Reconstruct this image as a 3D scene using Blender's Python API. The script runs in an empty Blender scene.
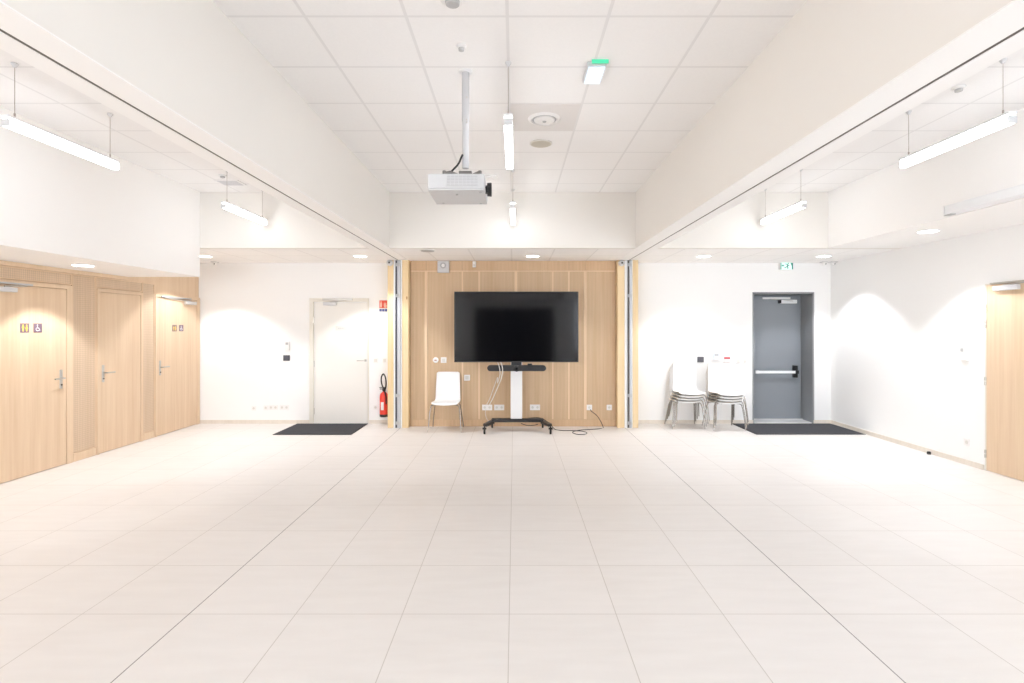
import bpy, bmesh, math, random
from mathutils import Vector, Matrix
random.seed(7)
SC = bpy.context.scene
COL = SC.collection
H = 1.61          # camera height
F = 522.0         # focal length in pixels of a 1024 wide frame
PI = math.pi

# ------------------------------------------------------------------ materials
def new_mat(name):
    m = bpy.data.materials.new(name); m.use_nodes = True
    nt = m.node_tree
    return m, nt, nt.nodes['Principled BSDF']

def simple(name, col, rough=0.5, metal=0.0, spec=0.5, emit=None, estr=0.0):
    m, nt, b = new_mat(name)
    b.inputs['Base Color'].default_value = (*col, 1)
    b.inputs['Roughness'].default_value = rough
    b.inputs['Metallic'].default_value = metal
    b.inputs['Specular IOR Level'].default_value = spec
    if emit:
        b.inputs['Emission Color'].default_value = (*emit, 1)
        b.inputs['Emission Strength'].default_value = estr
    return m

def N(nt, t, **kw):
    n = nt.nodes.new(t)
    for k, v in kw.items(): setattr(n, k, v)
    return n

def mth(nt, op, a, b=None, c=None):
    n = N(nt, 'ShaderNodeMath', operation=op)
    for i, v in enumerate((a, b, c)):
        if v is None: continue
        if isinstance(v, (int, float)): n.inputs[i].default_value = v
        else: nt.links.new(v, n.inputs[i])
    return n.outputs[0]

def mixc(nt, fac, a, b):
    n = N(nt, 'ShaderNodeMix', data_type='RGBA')
    if isinstance(fac, (int, float)): n.inputs[0].default_value = fac
    else: nt.links.new(fac, n.inputs[0])
    for i, v in ((6, a), (7, b)):
        if isinstance(v, tuple): n.inputs[i].default_value = (*v, 1)
        else: nt.links.new(v, n.inputs[i])
    return n.outputs[2]

def axis_line(nt, sock, off, pitch, half):
    """1 where |frac| distance to the nearest line of a regular grid is below half"""
    v = mth(nt, 'SUBTRACT', sock, off)
    v = mth(nt, 'DIVIDE', v, pitch)
    v = mth(nt, 'SUBTRACT', v, mth(nt, 'ROUND', v))
    v = mth(nt, 'ABSOLUTE', v)
    return mth(nt, 'LESS_THAN', v, half / pitch)

def pos_xyz(nt):
    g = N(nt, 'ShaderNodeNewGeometry'); s = N(nt, 'ShaderNodeSeparateXYZ')
    nt.links.new(g.outputs['Position'], s.inputs[0])
    return g, s.outputs[0], s.outputs[1], s.outputs[2]

def noise(nt, vec, scale, detail=3):
    n = N(nt, 'ShaderNodeTexNoise')
    n.inputs['Scale'].default_value = scale; n.inputs['Detail'].default_value = detail
    if vec is not None: nt.links.new(vec, n.inputs['Vector'])
    return n.outputs['Fac']

def ceiling_mat(name, offx, base=(0.87, 0.86, 0.85)):
    m, nt, b = new_mat(name)
    g, x, y, z = pos_xyz(nt)
    l = mth(nt, 'MAXIMUM', axis_line(nt, x, offx, 0.6, 0.010), axis_line(nt, y, 0.096, 0.6, 0.010))
    sn = N(nt, 'ShaderNodeSeparateXYZ'); nt.links.new(g.outputs['Normal'], sn.inputs[0])
    l = mth(nt, 'MULTIPLY', l, mth(nt, 'GREATER_THAN', mth(nt, 'ABSOLUTE', sn.outputs[2]), 0.5))
    nz = noise(nt, g.outputs['Position'], 60)
    body = mixc(nt, nz, tuple(c * 0.97 for c in base), tuple(min(1, c * 1.02) for c in base))
    nt.links.new(mixc(nt, l, body, tuple(c * 0.88 for c in base)), b.inputs['Base Color'])
    b.inputs['Roughness'].default_value = 0.9
    b.inputs['Specular IOR Level'].default_value = 0.1
    return m

def floor_mat():
    m, nt, b = new_mat('floor_tiles')
    g, x, y, z = pos_xyz(nt)
    OX, OY = -0.0294, 0.533
    l = mth(nt, 'MAXIMUM', axis_line(nt, x, OX, 0.6, 0.0024), axis_line(nt, y, OY, 0.6, 0.0024))
    def one(x0, h):
        return mth(nt, 'LESS_THAN', mth(nt, 'ABSOLUTE', mth(nt, 'SUBTRACT', x, x0)), h)
    dark = mth(nt, 'MAXIMUM', one(-1.829, 0.0032), one(1.771, 0.0032))
    # per tile tint
    cx = mth(nt, 'FLOOR', mth(nt, 'DIVIDE', mth(nt, 'SUBTRACT', x, OX), 0.6))
    cy = mth(nt, 'FLOOR', mth(nt, 'DIVIDE', mth(nt, 'SUBTRACT', y, OY), 0.6))
    cv = N(nt, 'ShaderNodeCombineXYZ'); nt.links.new(cx, cv.inputs[0]); nt.links.new(cy, cv.inputs[1])
    wn = N(nt, 'ShaderNodeTexWhiteNoise', noise_dimensions='3D'); nt.links.new(cv.outputs[0], wn.inputs['Vector'])
    sc = N(nt, 'ShaderNodeMapping'); sc.inputs['Scale'].default_value = (1.2, 6.0, 1)
    nt.links.new(g.outputs['Position'], sc.inputs['Vector'])
    nz = noise(nt, sc.outputs[0], 2.2, 6)
    c = mixc(nt, nz, (0.71, 0.675, 0.645), (0.80, 0.77, 0.745))
    c = mixc(nt, mth(nt, 'MULTIPLY', wn.outputs['Value'], 0.25), c, (0.82, 0.785, 0.765))
    c = mixc(nt, l, c, (0.54, 0.50, 0.46))
    c = mixc(nt, dark, c, (0.24, 0.22, 0.21))
    nt.links.new(c, b.inputs['Base Color'])
    b.inputs['Roughness'].default_value = 0.42
    b.inputs['Specular IOR Level'].default_value = 0.45
    return m

def wood_mat(name, c1, c2, fine=38.0, rib=None, grid=False, knots=False, rough=0.5):
    m, nt, b = new_mat(name)
    g, x, y, z = pos_xyz(nt)
    mp = N(nt, 'ShaderNodeMapping'); mp.inputs['Scale'].default_value = (fine, fine, 1.3)
    nt.links.new(g.outputs['Position'], mp.inputs['Vector'])
    n1 = noise(nt, mp.outputs[0], 1.0, 4)
    mp2 = N(nt, 'ShaderNodeMapping'); mp2.inputs['Scale'].default_value = (7, 7, 0.25)
    nt.links.new(g.outputs['Position'], mp2.inputs['Vector'])
    n2 = noise(nt, mp2.outputs[0], 1.0, 2)
    f = mth(nt, 'MULTIPLY_ADD', n2, 0.5, mth(nt, 'MULTIPLY', n1, 0.5))
    r = N(nt, 'ShaderNodeValToRGB')
    r.color_ramp.elements[0].position = 0.36; r.color_ramp.elements[1].position = 0.62
    r.color_ramp.elements[0].color = (*c1, 1); r.color_ramp.elements[1].color = (*c2, 1)
    nt.links.new(f, r.inputs[0]); c = r.outputs[0]
    if rib:
        s = mth(nt, 'ADD', x, y)
        w = mth(nt, 'GREATER_THAN', mth(nt, 'FRACT', mth(nt, 'DIVIDE', s, rib)), 0.72)
        c = mixc(nt, mth(nt, 'MULTIPLY', w, 0.42), c, tuple(v * 0.62 for v in c1))
        if grid:
            w2 = mth(nt, 'GREATER_THAN', mth(nt, 'FRACT', mth(nt, 'DIVIDE', z, rib)), 0.72)
            c = mixc(nt, mth(nt, 'MULTIPLY', w2, 0.3), c, tuple(v * 0.65 for v in c1))
    if knots:
        v = N(nt, 'ShaderNodeTexVoronoi'); mp3 = N(nt, 'ShaderNodeMapping')
        mp3.inputs['Scale'].default_value = (5, 5, 2.2); nt.links.new(g.outputs['Position'], mp3.inputs['Vector'])
        nt.links.new(mp3.outputs[0], v.inputs['Vector']); v.inputs['Scale'].default_value = 1.0
        k = mth(nt, 'LESS_THAN', v.outputs['Distance'], 0.085)
        c = mixc(nt, mth(nt, 'MULTIPLY', k, 0.8), c, (0.42, 0.20, 0.07))
    nt.links.new(c, b.inputs['Base Color'])
    b.inputs['Roughness'].default_value = rough
    b.inputs['Specular IOR Level'].default_value = 0.35
    return m

def mat_carpet():
    m, nt, b = new_mat('carpet_dark')
    g, x, y, z = pos_xyz(nt)
    n = noise(nt, g.outputs['Position'], 130, 2)
    n2 = noise(nt, g.outputs['Position'], 7, 3)
    c = mixc(nt, n, (0.035, 0.036, 0.040), (0.10, 0.10, 0.11))
    c = mixc(nt, mth(nt, 'MULTIPLY', n2, 0.35), c, (0.08, 0.082, 0.09))
    nt.links.new(c, b.inputs['Base Color']); b.inputs['Roughness'].default_value = 0.95
    b.inputs['Specular IOR Level'].default_value = 0.1
    return m

def paint_mat(name, base, rough=0.75):
    m, nt, b = new_mat(name)
    g, x, y, z = pos_xyz(nt)
    n = noise(nt, g.outputs['Position'], 1.5, 4)
    nt.links.new(mixc(nt, n, tuple(v * 0.985 for v in base), base), b.inputs['Base Color'])
    b.inputs['Roughness'].default_value = rough; b.inputs['Specular IOR Level'].default_value = 0.2
    return m

M = dict(
    white=paint_mat('white_paint', (0.88, 0.88, 0.875)),
    bulk=paint_mat('bulkhead_paint', (0.81, 0.785, 0.745)),
    soffit=paint_mat('soffit_paint', (0.92, 0.91, 0.895)),
    ceil=ceiling_mat('ceiling_tiles', -0.043),
    ceil_bloom=ceiling_mat('soffit_tiles_bloom', -0.043, (0.94, 0.925, 0.91)),  # copy of the ceiling tiles, lightened to stand in for downlight bloom
    ceil_l=ceiling_mat('ceiling_tiles_west', -0.14),
    ceil_r=ceiling_mat('ceiling_tiles_east', 0.15),
    floor=floor_mat(),
    oak=wood_mat('oak_veneer', (0.67, 0.49, 0.325), (0.75, 0.58, 0.41)),
    oak_panel=wood_mat('oak_perforated', (0.64, 0.48, 0.33), (0.70, 0.54, 0.39), rib=0.024, grid=True),
    oak_trim=wood_mat('oak_trim', (0.70, 0.525, 0.355), (0.76, 0.59, 0.42)),
    slat=wood_mat('oak_slatted', (0.58, 0.405, 0.245), (0.65, 0.475, 0.31), rib=0.0226),
    slat_band=wood_mat('oak_band', (0.62, 0.42, 0.25), (0.69, 0.49, 0.31), rib=0.0226),
    stile=wood_mat('oak_stile', (0.72, 0.53, 0.35), (0.78, 0.60, 0.41)),
    pine=wood_mat('pine_post', (0.77, 0.57, 0.31), (0.83, 0.66, 0.42), fine=20, knots=True),
    alu=simple('aluminium', (0.50, 0.51, 0.53), 0.45, 0.3),
    alu_light=simple('aluminium_light', (0.78, 0.78, 0.78), 0.4, 0.5),
    dark=simple('dark_slot', (0.13, 0.115, 0.10), 0.7),
    chrome=simple('chrome', (0.36, 0.34, 0.32), 0.25, 1.0),
    shell=simple('white_shell', (0.86, 0.86, 0.86), 0.35),
    shell_edge=simple('shell_edge', (0.55, 0.47, 0.36), 0.55),
    black=simple('black_plastic', (0.012, 0.012, 0.013), 0.4),
    rubber=simple('black_rubber', (0.02, 0.02, 0.02), 0.8),
    screen=simple('screen_glass', (0.003, 0.003, 0.004), 0.08, 0, 0.5),
    bezel=simple('bezel', (0.01, 0.01, 0.011), 0.3),
    white_metal=simple('white_metal', (0.80, 0.81, 0.82), 0.4),
    plastic=simple('white_plastic', (0.82, 0.81, 0.80), 0.45),
    plastic_dim=simple('offwhite_plastic', (0.68, 0.66, 0.62), 0.5),
    grey=simple('grey_plastic', (0.45, 0.45, 0.45), 0.5),
    lgrey=simple('light_grey_plastic', (0.62, 0.62, 0.63), 0.5),
    anth=simple('anthracite', (0.07, 0.07, 0.085), 0.5),
    doorwhite=paint_mat('door_offwhite', (0.83, 0.81, 0.77), 0.5),
    frame_off=paint_mat('frame_offwhite', (0.76, 0.73, 0.66), 0.5),
    doorgrey=simple('grey_lacquer', (0.235, 0.255, 0.28), 0.38),
    revealgrey=simple('grey_lacquer_reveal', (0.26, 0.27, 0.28), 0.45),
    red=simple('red_enamel', (0.78, 0.05, 0.03), 0.3),
    signred=simple('sign_red', (0.75, 0.08, 0.05), 0.5),
    signblue=simple('sign_blue', (0.07, 0.10, 0.30), 0.5),
    mauve=simple('sign_mauve', (0.20, 0.13, 0.17), 0.5),
    yellow=simple('sign_yellow', (0.85, 0.60, 0.10), 0.5),
    paleblue=simple('pale_blue', (0.62, 0.70, 0.80), 0.5),
    base=wood_mat('baseboard_tile', (0.70, 0.64, 0.56), (0.76, 0.70, 0.62)),
    carpet=mat_carpet(),
    glass=simple('night_glass', (0.004, 0.004, 0.006), 0.06),
    cable=simple('white_cable', (0.72, 0.70, 0.66), 0.5),
    lamp=simple('lamp_diffuser', (0.9, 0.9, 0.9), 0.5, emit=(0.95, 0.98, 1.03), estr=5.5),
    spot=simple('downlight_glow', (0.9, 0.9, 0.9), 0.5, emit=(0.97, 0.985, 1.0), estr=6),
    exitglow=simple('exit_glow', (0.7, 0.9, 0.85), 0.5, emit=(0.62, 1.0, 0.90), estr=0.35),
    exitgreen=simple('exit_green', (0.03, 0.20, 0.16), 0.5, emit=(0.05, 0.5, 0.38), estr=0.08),
    emerg=simple('emergency_glow', (0.6, 0.7, 0.78), 0.5, emit=(0.82, 0.93, 1.0), estr=0.35),
    emgreen=simple('emergency_green', (0.05, 0.50, 0.30), 0.4, emit=(0.08, 0.6, 0.33), estr=0.4),
    copper=simple('copper_wire', (0.45, 0.40, 0.36), 0.4, 0.8),
    steel=simple('brushed_steel', (0.55, 0.53, 0.50), 0.35, 0.9),
)

# ------------------------------------------------------------------ mesh builder (world coordinates)
class MB:
    def __init__(s): s.v = []; s.f = []; s.m = []; s.cur = 0
    def add(s, vs, fs):
        o = len(s.v); s.v += [Vector(v) for v in vs]
        for f in fs: s.f.append([i + o for i in f]); s.m.append(s.cur)
        return s
    def box(s, x0, x1, y0, y1, z0, z1):
        x0, x1 = sorted((x0, x1)); y0, y1 = sorted((y0, y1)); z0, z1 = sorted((z0, z1))
        vs = [(x, y, z) for x in (x0, x1) for y in (y0, y1) for z in (z0, z1)]
        return s.add(vs, [(0, 1, 3, 2), (4, 6, 7, 5), (0, 4, 5, 1), (2, 3, 7, 6), (0, 2, 6, 4), (1, 5, 7, 3)])
    def tube(s, pts, r, n=8, closed=False):
        pts = [Vector(p) for p in pts]; k = len(pts); rings = []
        prev = None
        for i, p in enumerate(pts):
            a = pts[(i - 1) % k] if (closed or i > 0) else p
            b = pts[(i + 1) % k] if (closed or i < k - 1) else p
            t = (b - a).normalized()
            if prev is None:
                u = t.orthogonal().normalized()
            else:
                u = (prev - t * prev.dot(t))
                u = u.normalized() if u.length > 1e-6 else t.orthogonal().normalized()
            prev = u; w = t.cross(u)
            rr = r[i] if isinstance(r, (list, tuple)) else r
            rings.append([p + (u * math.cos(2 * PI * j / n) + w * math.sin(2 * PI * j / n)) * rr for j in range(n)])
        vs = [v for R in rings for v in R]; fs = []
        last = k if closed else k - 1
        for i in range(last):
            a = i * n; b = ((i + 1) % k) * n
            for j in range(n):
                fs.append((a + j, a + (j + 1) % n, b + (j + 1) % n, b + j))
        if not closed:
            fs.append(tuple(range(n))[::-1]); fs.append(tuple((k - 1) * n + j for j in range(n)))
        return s.add(vs, fs)
    def cyl(s, p0, p1, r, n=20): return s.tube([p0, p1], r, n)
    def lathe(s, c, prof, n=28, axis='z'):
        """prof: list of (radius, height) about the axis through c"""
        vs = []; fs = []; c = Vector(c)
        def P(r, h, a):
            if axis == 'z': return c + Vector((r * math.cos(a), r * math.sin(a), h))
            if axis == 'y': return c + Vector((r * math.cos(a), h, r * math.sin(a)))
            return c + Vector((h, r * math.cos(a), r * math.sin(a)))
        k = len(prof)
        for r, h in prof:
            for j in range(n): vs.append(P(max(r, 1e-4), h, 2 * PI * j / n))
        for i in range(k - 1):
            for j in range(n):
                fs.append((i * n + j, i * n + (j + 1) % n, (i + 1) * n + (j + 1) % n, (i + 1) * n + j))
        fs.append(tuple(range(n))[::-1]); fs.append(tuple((k - 1) * n + j for j in range(n)))
        return s.add(vs, fs)
    def plate(s, pts, org, u, v, t0, t1):
        """extruded polygon: pts in (u,v), normal = u x v, from offset t0 to t1"""
        org, u, v = Vector(org), Vector(u), Vector(v); w = u.cross(v)
        k = len(pts)
        vs = [org + u * a + v * b + w * t0 for a, b in pts] + [org + u * a + v * b + w * t1 for a, b in pts]
        fs = [tuple(range(k))[::-1], tuple(range(k, 2 * k))]
        fs += [(i, (i + 1) % k, k + (i + 1) % k, k + i) for i in range(k)]
        return s.add(vs, fs)
    def build(s, name, mat, parent=None, origin=None, bevel=0.0, smooth=False, seg=2):
        o0 = Vector(parent_loc(parent)) if parent else Vector(origin or (0, 0, 0))
        me = bpy.data.meshes.new(name)
        me.from_pydata([v - o0 for v in s.v], [], s.f)
        mats = mat if isinstance(mat, (list, tuple)) else [mat]
        for m in mats: me.materials.append(m)
        for p, mi in zip(me.polygons, s.m): p.material_index = mi
        bm = bmesh.new(); bm.from_mesh(me); bmesh.ops.recalc_face_normals(bm, faces=bm.faces); bm.to_mesh(me); bm.free()
        if smooth:
            for p in me.polygons: p.use_smooth = True
            try: me.set_sharp_from_angle(angle=math.radians(40))
            except Exception: pass
        ob = bpy.data.objects.new(name, me); COL.objects.link(ob)
        if parent: ob.parent = parent
        else: ob.location = o0
        if bevel:
            b = ob.modifiers.new('bevel', 'BEVEL'); b.width = bevel; b.segments = seg; b.limit_method = 'ANGLE'
        return ob

def parent_loc(p):
    l = Vector(p.location)
    while p.parent: p = p.parent; l = l + Vector(p.location)
    return l

def tag(o, label=None, cat=None, group=None, kind=None):
    if label: o['label'] = label
    if cat: o['category'] = cat
    if group: o['group'] = group
    if kind: o['kind'] = kind
    return o
def empty(name, loc, label=None, cat=None, group=None, kind=None):
    o = bpy.data.objects.new(name, None); o.empty_display_size = 0.1
    o.location = loc; COL.objects.link(o)
    return tag(o, label, cat, group, kind)
def struct(name, mb, mat, label, cat, **kw):
    return tag(mb.build(name, mat, **kw), label, cat, kind='structure')
def box(*a): return MB().box(*a)
def copy_tree(o, parent=None):
    c = o.copy(); COL.objects.link(c)
    if parent is not None: c.parent = parent
    for ch in list(o.children): copy_tree(ch, c)
    return c
def smooth_path(pts, n=8):
    P = [Vector(p) for p in pts]; P = [P[0] * 2 - P[1]] + P + [P[-1] * 2 - P[-2]]
    out = []
    for i in range(1, len(P) - 2):
        for k in range(n):
            t = k / n
            out.append(0.5 * ((2 * P[i]) + (P[i + 1] - P[i - 1]) * t + (2 * P[i - 1] - 5 * P[i] + 4 * P[i + 1] - P[i + 2]) * t * t
                              + (3 * P[i] - P[i - 1] - 3 * P[i + 1] + P[i + 2]) * t ** 3))
    out.append(P[-2]); return out
def floor_pt(px, py, z=0.006):
    d = F * (H - z) / (py - 327.5); return ((px - 514.5) * d / F, d, z)
def at(px, py, d): return ((px - 514.5) * d / F, d, H - (py - 327.5) * d / F)
def circ(cx, cy, r, n=20): return [(cx + r * math.cos(2 * PI * i / n), cy + r * math.sin(2 * PI * i / n)) for i in range(n)]
def rect(x0, x1, y0, y1): return [(x0, y0), (x1, y0), (x1, y1), (x0, y1)]

# ------------------------------------------------------------------ dimensions
YR, YD, YB = -3.5, 7.12, 8.76        # rear wall, bulkhead face, back wall
ZC, ZS, ZL = 3.455, 2.695, 2.30      # high ceiling, low soffit, lowest soffit above the wood doors
XL, XR = -5.28, 5.31
BLi, BLo, BRi, BRo = -1.705, -1.99, 1.652, 1.96
XBL, XBR = -4.29, 4.28

# ------------------------------------------------------------------ setting
struct('floor', box(XL - .3, XR + .3, YR - .2, YB + .8, -.1, 0), M['floor'], 'large pale beige square floor tiles with thin joints', 'floor')
struct('ceiling', box(BLi, BRi, YR, YD, ZC, ZC + .08), M['ceil'], 'high tiled ceiling of the central bay', 'ceiling')
struct('ceiling', box(XBL, BLo, YR, YD, ZC, ZC + .08), M['ceil_l'], 'high tiled ceiling of the bay beside the wooden doors', 'ceiling')
struct('ceiling', box(BRo, XBR, YR, YD, ZC, ZC + .08), M['ceil_r'], 'high tiled ceiling of the bay beside the projection screen case', 'ceiling')
struct('ceiling', box(XL - .15, XR + .15, YD + .101, YB + .3, ZS, ZC + .08), M['ceil_bloom'], 'low white tiled ceiling strip along the back wall', 'ceiling')
struct('wall_bulkhead', box(XL - .15, XR + .15, YD, YD + .1, ZS, ZC + .08), M['bulk'], 'upright beige white face above the low ceiling at the back', 'bulkhead')
struct('ceiling', box(XL - .15, XBL, YR, YD - .001, ZL, ZC + .08), M['soffit'], 'lowest white ceiling box above the wooden toilet doors', 'ceiling')
struct('ceiling', box(XBR, XR + .15, YR, YD, ZS, ZC + .08), M['soffit'], 'low white ceiling box along the wall with thermostat', 'ceiling')
struct('trim_1', box(BLo, BLi, YR, YD, ZS, ZC + .08), M['bulk'], 'long white ceiling beam between central bay and toilet side bay', 'beam')
struct('trim_2', box(BRi, BRo, YR, YD, ZS, ZC + .08), M['bulk'], 'long white ceiling beam between central bay and thermostat side bay', 'beam')

# sliding partition tracks under the beams
for nm, x, xa_, xb_, lab in (('trim_3', -1.866, BLo, BLi, 'dark slotted sliding track under the beam on the toilet side'),
                   ('trim_4', 1.838, BRi, BRo, 'dark slotted sliding track under the beam on the exit door side')):
    t = empty(nm, (x, YR, ZS), lab, 'track', kind='structure')
    mb = MB(); mb.box(xa_, x - .0095, YR, YB - .40, ZS - .006, ZS - .0005); mb.box(x + .0095, xb_, YR, YB - .40, ZS - .006, ZS - .0005)
    mb.build('rail', M['soffit'], t)
    box(x - .009, x + .009, YR, YB - .40, ZS - .004, ZS - .0005).build('slot', M['dark'], t)

# walls
DX0, DX1, DZ = 4.012, 5.005, 2.184
mb = MB(); mb.box(XL - .15, DX0, YB, YB + .3, 0, ZS); mb.box(DX1, XR + .15, YB, YB + .3, 0, ZS); mb.box(DX0, DX1, YB, YB + .3, DZ, ZS)
struct('wall_back', mb, M['white'], 'bright white back wall of the hall', 'wall')
struct('wall_left', box(XL - .2, XL - .02, YR, YB, 0, ZS), M['oak_trim'], 'pale oak wall that holds the toilet doors', 'wall')
struct('wall_right', box(XR, XR + .2, YR, YB, 0, ZS), M['white'], 'white side wall with thermostat and oak door', 'wall')
WZ0, WZ1, WA, WB = .75, 2.62, 2.45, 4.95
mb = MB(); mb.box(-1.5, 1.5, YR - .2, YR, 2.4, ZC + .08)
for s_ in (-1, 1):
    e = XR + .2 if s_ > 0 else -(XL - .2)
    mb.box(s_ * 1.5, s_ * WA, YR - .2, YR, 0, ZC + .08); mb.box(s_ * WB, s_ * e, YR - .2, YR, 0, ZC + .08)
    mb.box(s_ * WA, s_ * WB, YR - .2, YR, 0, WZ0); mb.box(s_ * WA, s_ * WB, YR - .2, YR, WZ1, ZC + .08)
struct('wall_rear', mb, M['white'], 'white wall behind the viewer', 'wall')
w = empty('window_1', (0, YR - .1, 0), 'wide dark glazed opening in the wall behind the viewer', 'window', kind='structure')
box(-1.5, 1.5, YR - .12, YR - .1, 0, 2.4).build('glass_pane', M['glass'], w)
mb = MB()
for x in (-1.5, -.53, .47, 1.44): mb.box(x, x + .06, YR - .1, YR - .04, 0, 2.4)
mb.box(-1.44, 1.44, YR - .1, YR - .04, 2.34, 2.4); mb.box(-1.44, 1.44, YR - .1, YR - .04, 0, .06)
mb.build('window_frame', M['anth'], w)

M['clear'] = bpy.data.materials.new('clear_pane'); M['clear'].use_nodes = True
_n = M['clear'].node_tree; _t = _n.nodes.new('ShaderNodeBsdfTransparent'); _g = _n.nodes.new('ShaderNodeBsdfGlossy'); _g.inputs['Roughness'].default_value = .02
_x = _n.nodes.new('ShaderNodeMixShader'); _x.inputs[0].default_value = .06
_n.links.new(_t.outputs[0], _x.inputs[1]); _n.links.new(_g.outputs[0], _x.inputs[2]); _n.links.new(_x.outputs[0], _n.nodes['Material Output'].inputs[0])
for nm, s_, lab in (('fill_window_2', -1, 'added unseen fill window behind the viewer on the toilet door side'), ('fill_window_3', 1, 'added unseen fill window behind the viewer on the thermostat side')):  # daylit windows added out of view as soft frontal fill
    w = empty(nm, (s_ * (WA + WB) / 2, YR - .1, WZ0), lab, 'window', kind='structure')
    xa, xb = sorted((s_ * WA, s_ * WB))
    box(xa + .05, xb - .05, YR - .12, YR - .112, WZ0 + .05, WZ1 - .05).build('glass_pane', M['clear'], w)
    mb = MB(); mb.box(xa, xa + .05, YR - .15, YR - .09, WZ0, WZ1); mb.box(xb - .05, xb, YR - .15, YR - .09, WZ0, WZ1)
    mb.box(xa + .05, xb - .05, YR - .15, YR - .09, WZ0, WZ0 + .05); mb.box(xa + .05, xb - .05, YR - .15, YR - .09, WZ1 - .05, WZ1)
    mb.build('window_frame', M['plastic'], w)
    po = bpy.data.lights.new('fill_window_portal', 'AREA'); po.shape = 'RECTANGLE'; po.size = xb - xa; po.size_y = WZ1 - WZ0; po.cycles.is_portal = True
    pl = bpy.data.objects.new('fill_window_portal', po); COL.objects.link(pl); pl.parent = w
    pl.location = (0, -.08, (WZ1 - WZ0) / 2); pl.rotation_euler = (PI / 2, 0, 0)

# baseboards
mb = MB(); bz = .058
mb.box(XL, -3.44, YB - .014, YB, 0, bz); mb.box(-2.44, -2.05, YB - .014, YB, 0, bz)
mb.box(2.0, DX0 - .01, YB - .014, YB, 0, bz); mb.box(DX1 + .01, XR, YB - .014, YB, 0, bz)
struct('baseboard_back', mb, M['base'], 'low tan tiled baseboard along the back wall', 'baseboard')
struct('baseboard_right', box(XR - .014, XR, 5.90, YB - .014, 0, bz), M['base'], 'low tan baseboard under the thermostat', 'baseboard')
# oak cladding of the toilet wall
def clad(nm, y0, y1, z0, z1, lab, mat='oak_panel', plinth=True, px=XL - .008):
    t = empty(nm, (XL, (y0 + y1) / 2, 0), lab, 'wall panel', kind='structure')
    box(XL - .02, px, y0 + .012, y1 - .012, z0 + (.11 if plinth else .012), z1 - .012).build('panel', M[mat], t)
    mb = MB(); mb.box(XL - .02, XL, y0, y0 + .012, z0, z1); mb.box(XL - .02, XL, y1 - .012, y1, z0, z1)
    mb.box(XL - .02, XL, y0 + .012, y1 - .012, z1 - .012, z1)
    if not plinth: mb.box(XL - .02, XL, y0 + .012, y1 - .012, z0, z0 + .012)
    mb.build('stile', M['oak_trim'], t)
    if plinth: box(XL - .02, XL + .003, y0 + .012, y1 - .012, z0, z0 + .10).build('plinth', M['oak_trim'], t, bevel=.003)
clad('trim_5', 6.235, 6.59, 0, 2.25, 'perforated oak panel between the first two toilet side doors')
clad('trim_6', 7.415, 7.66, 0, 2.25, 'narrow perforated oak panel between the plain door and the far toilet door')
clad('trim_7', 5.08, 6.23, 2.115, 2.25, 'perforated oak header above the nearer toilet door', plinth=False)
clad('trim_8', 6.595, 7.41, 2.115, 2.25, 'perforated oak header above the plain middle door', plinth=False)
clad('trim_10', 3.9, 5.075, 0, 2.25, 'perforated oak panel on the near side of the nearer toilet door')
struct('trim_9', box(XL - .02, XL + .02, 3.9, YD + .0, 2.252, ZL - .001), M['oak_trim'], 'thin oak cornice under the lowest ceiling box', 'trim', bevel=.003)

# ------------------------------------------------------------------ doors
def lever_handle(parent, px, y, z, dirn, dx=1, mat='steel', plate_h=.22):
    """handle on an x-facing door: dx is the way the face looks"""
    hd = box(px, px + dx * .008, y - .019, y + .019, z - plate_h * .55, z + plate_h * .45).build('handle', M[mat], parent, bevel=.004)
    mb = MB()
    mb.tube(smooth_path([(px + dx * .008, y, z), (px + dx * .045, y, z), (px + dx * .056, y + dirn * .015, z), (px + dx * .056, y + dirn * .06, z), (px + dx * .054, y + dirn * .135, z)], 5), .009, 10)
    lev = mb.build('lever', M[mat], hd, smooth=True); fixchild(lev, hd)
    k = MB().cyl((px + dx * .006, y, z - .075), (px + dx * .016, y, z - .075), .010, 12).build('lock_cylinder', M['dark'], hd); fixchild(k, hd)
    return hd
def fixchild(o, parent):
    pass

# build() subtracts the parent's world location; parts built as plain meshes sit at their parent's origin, so nothing to fix

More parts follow.
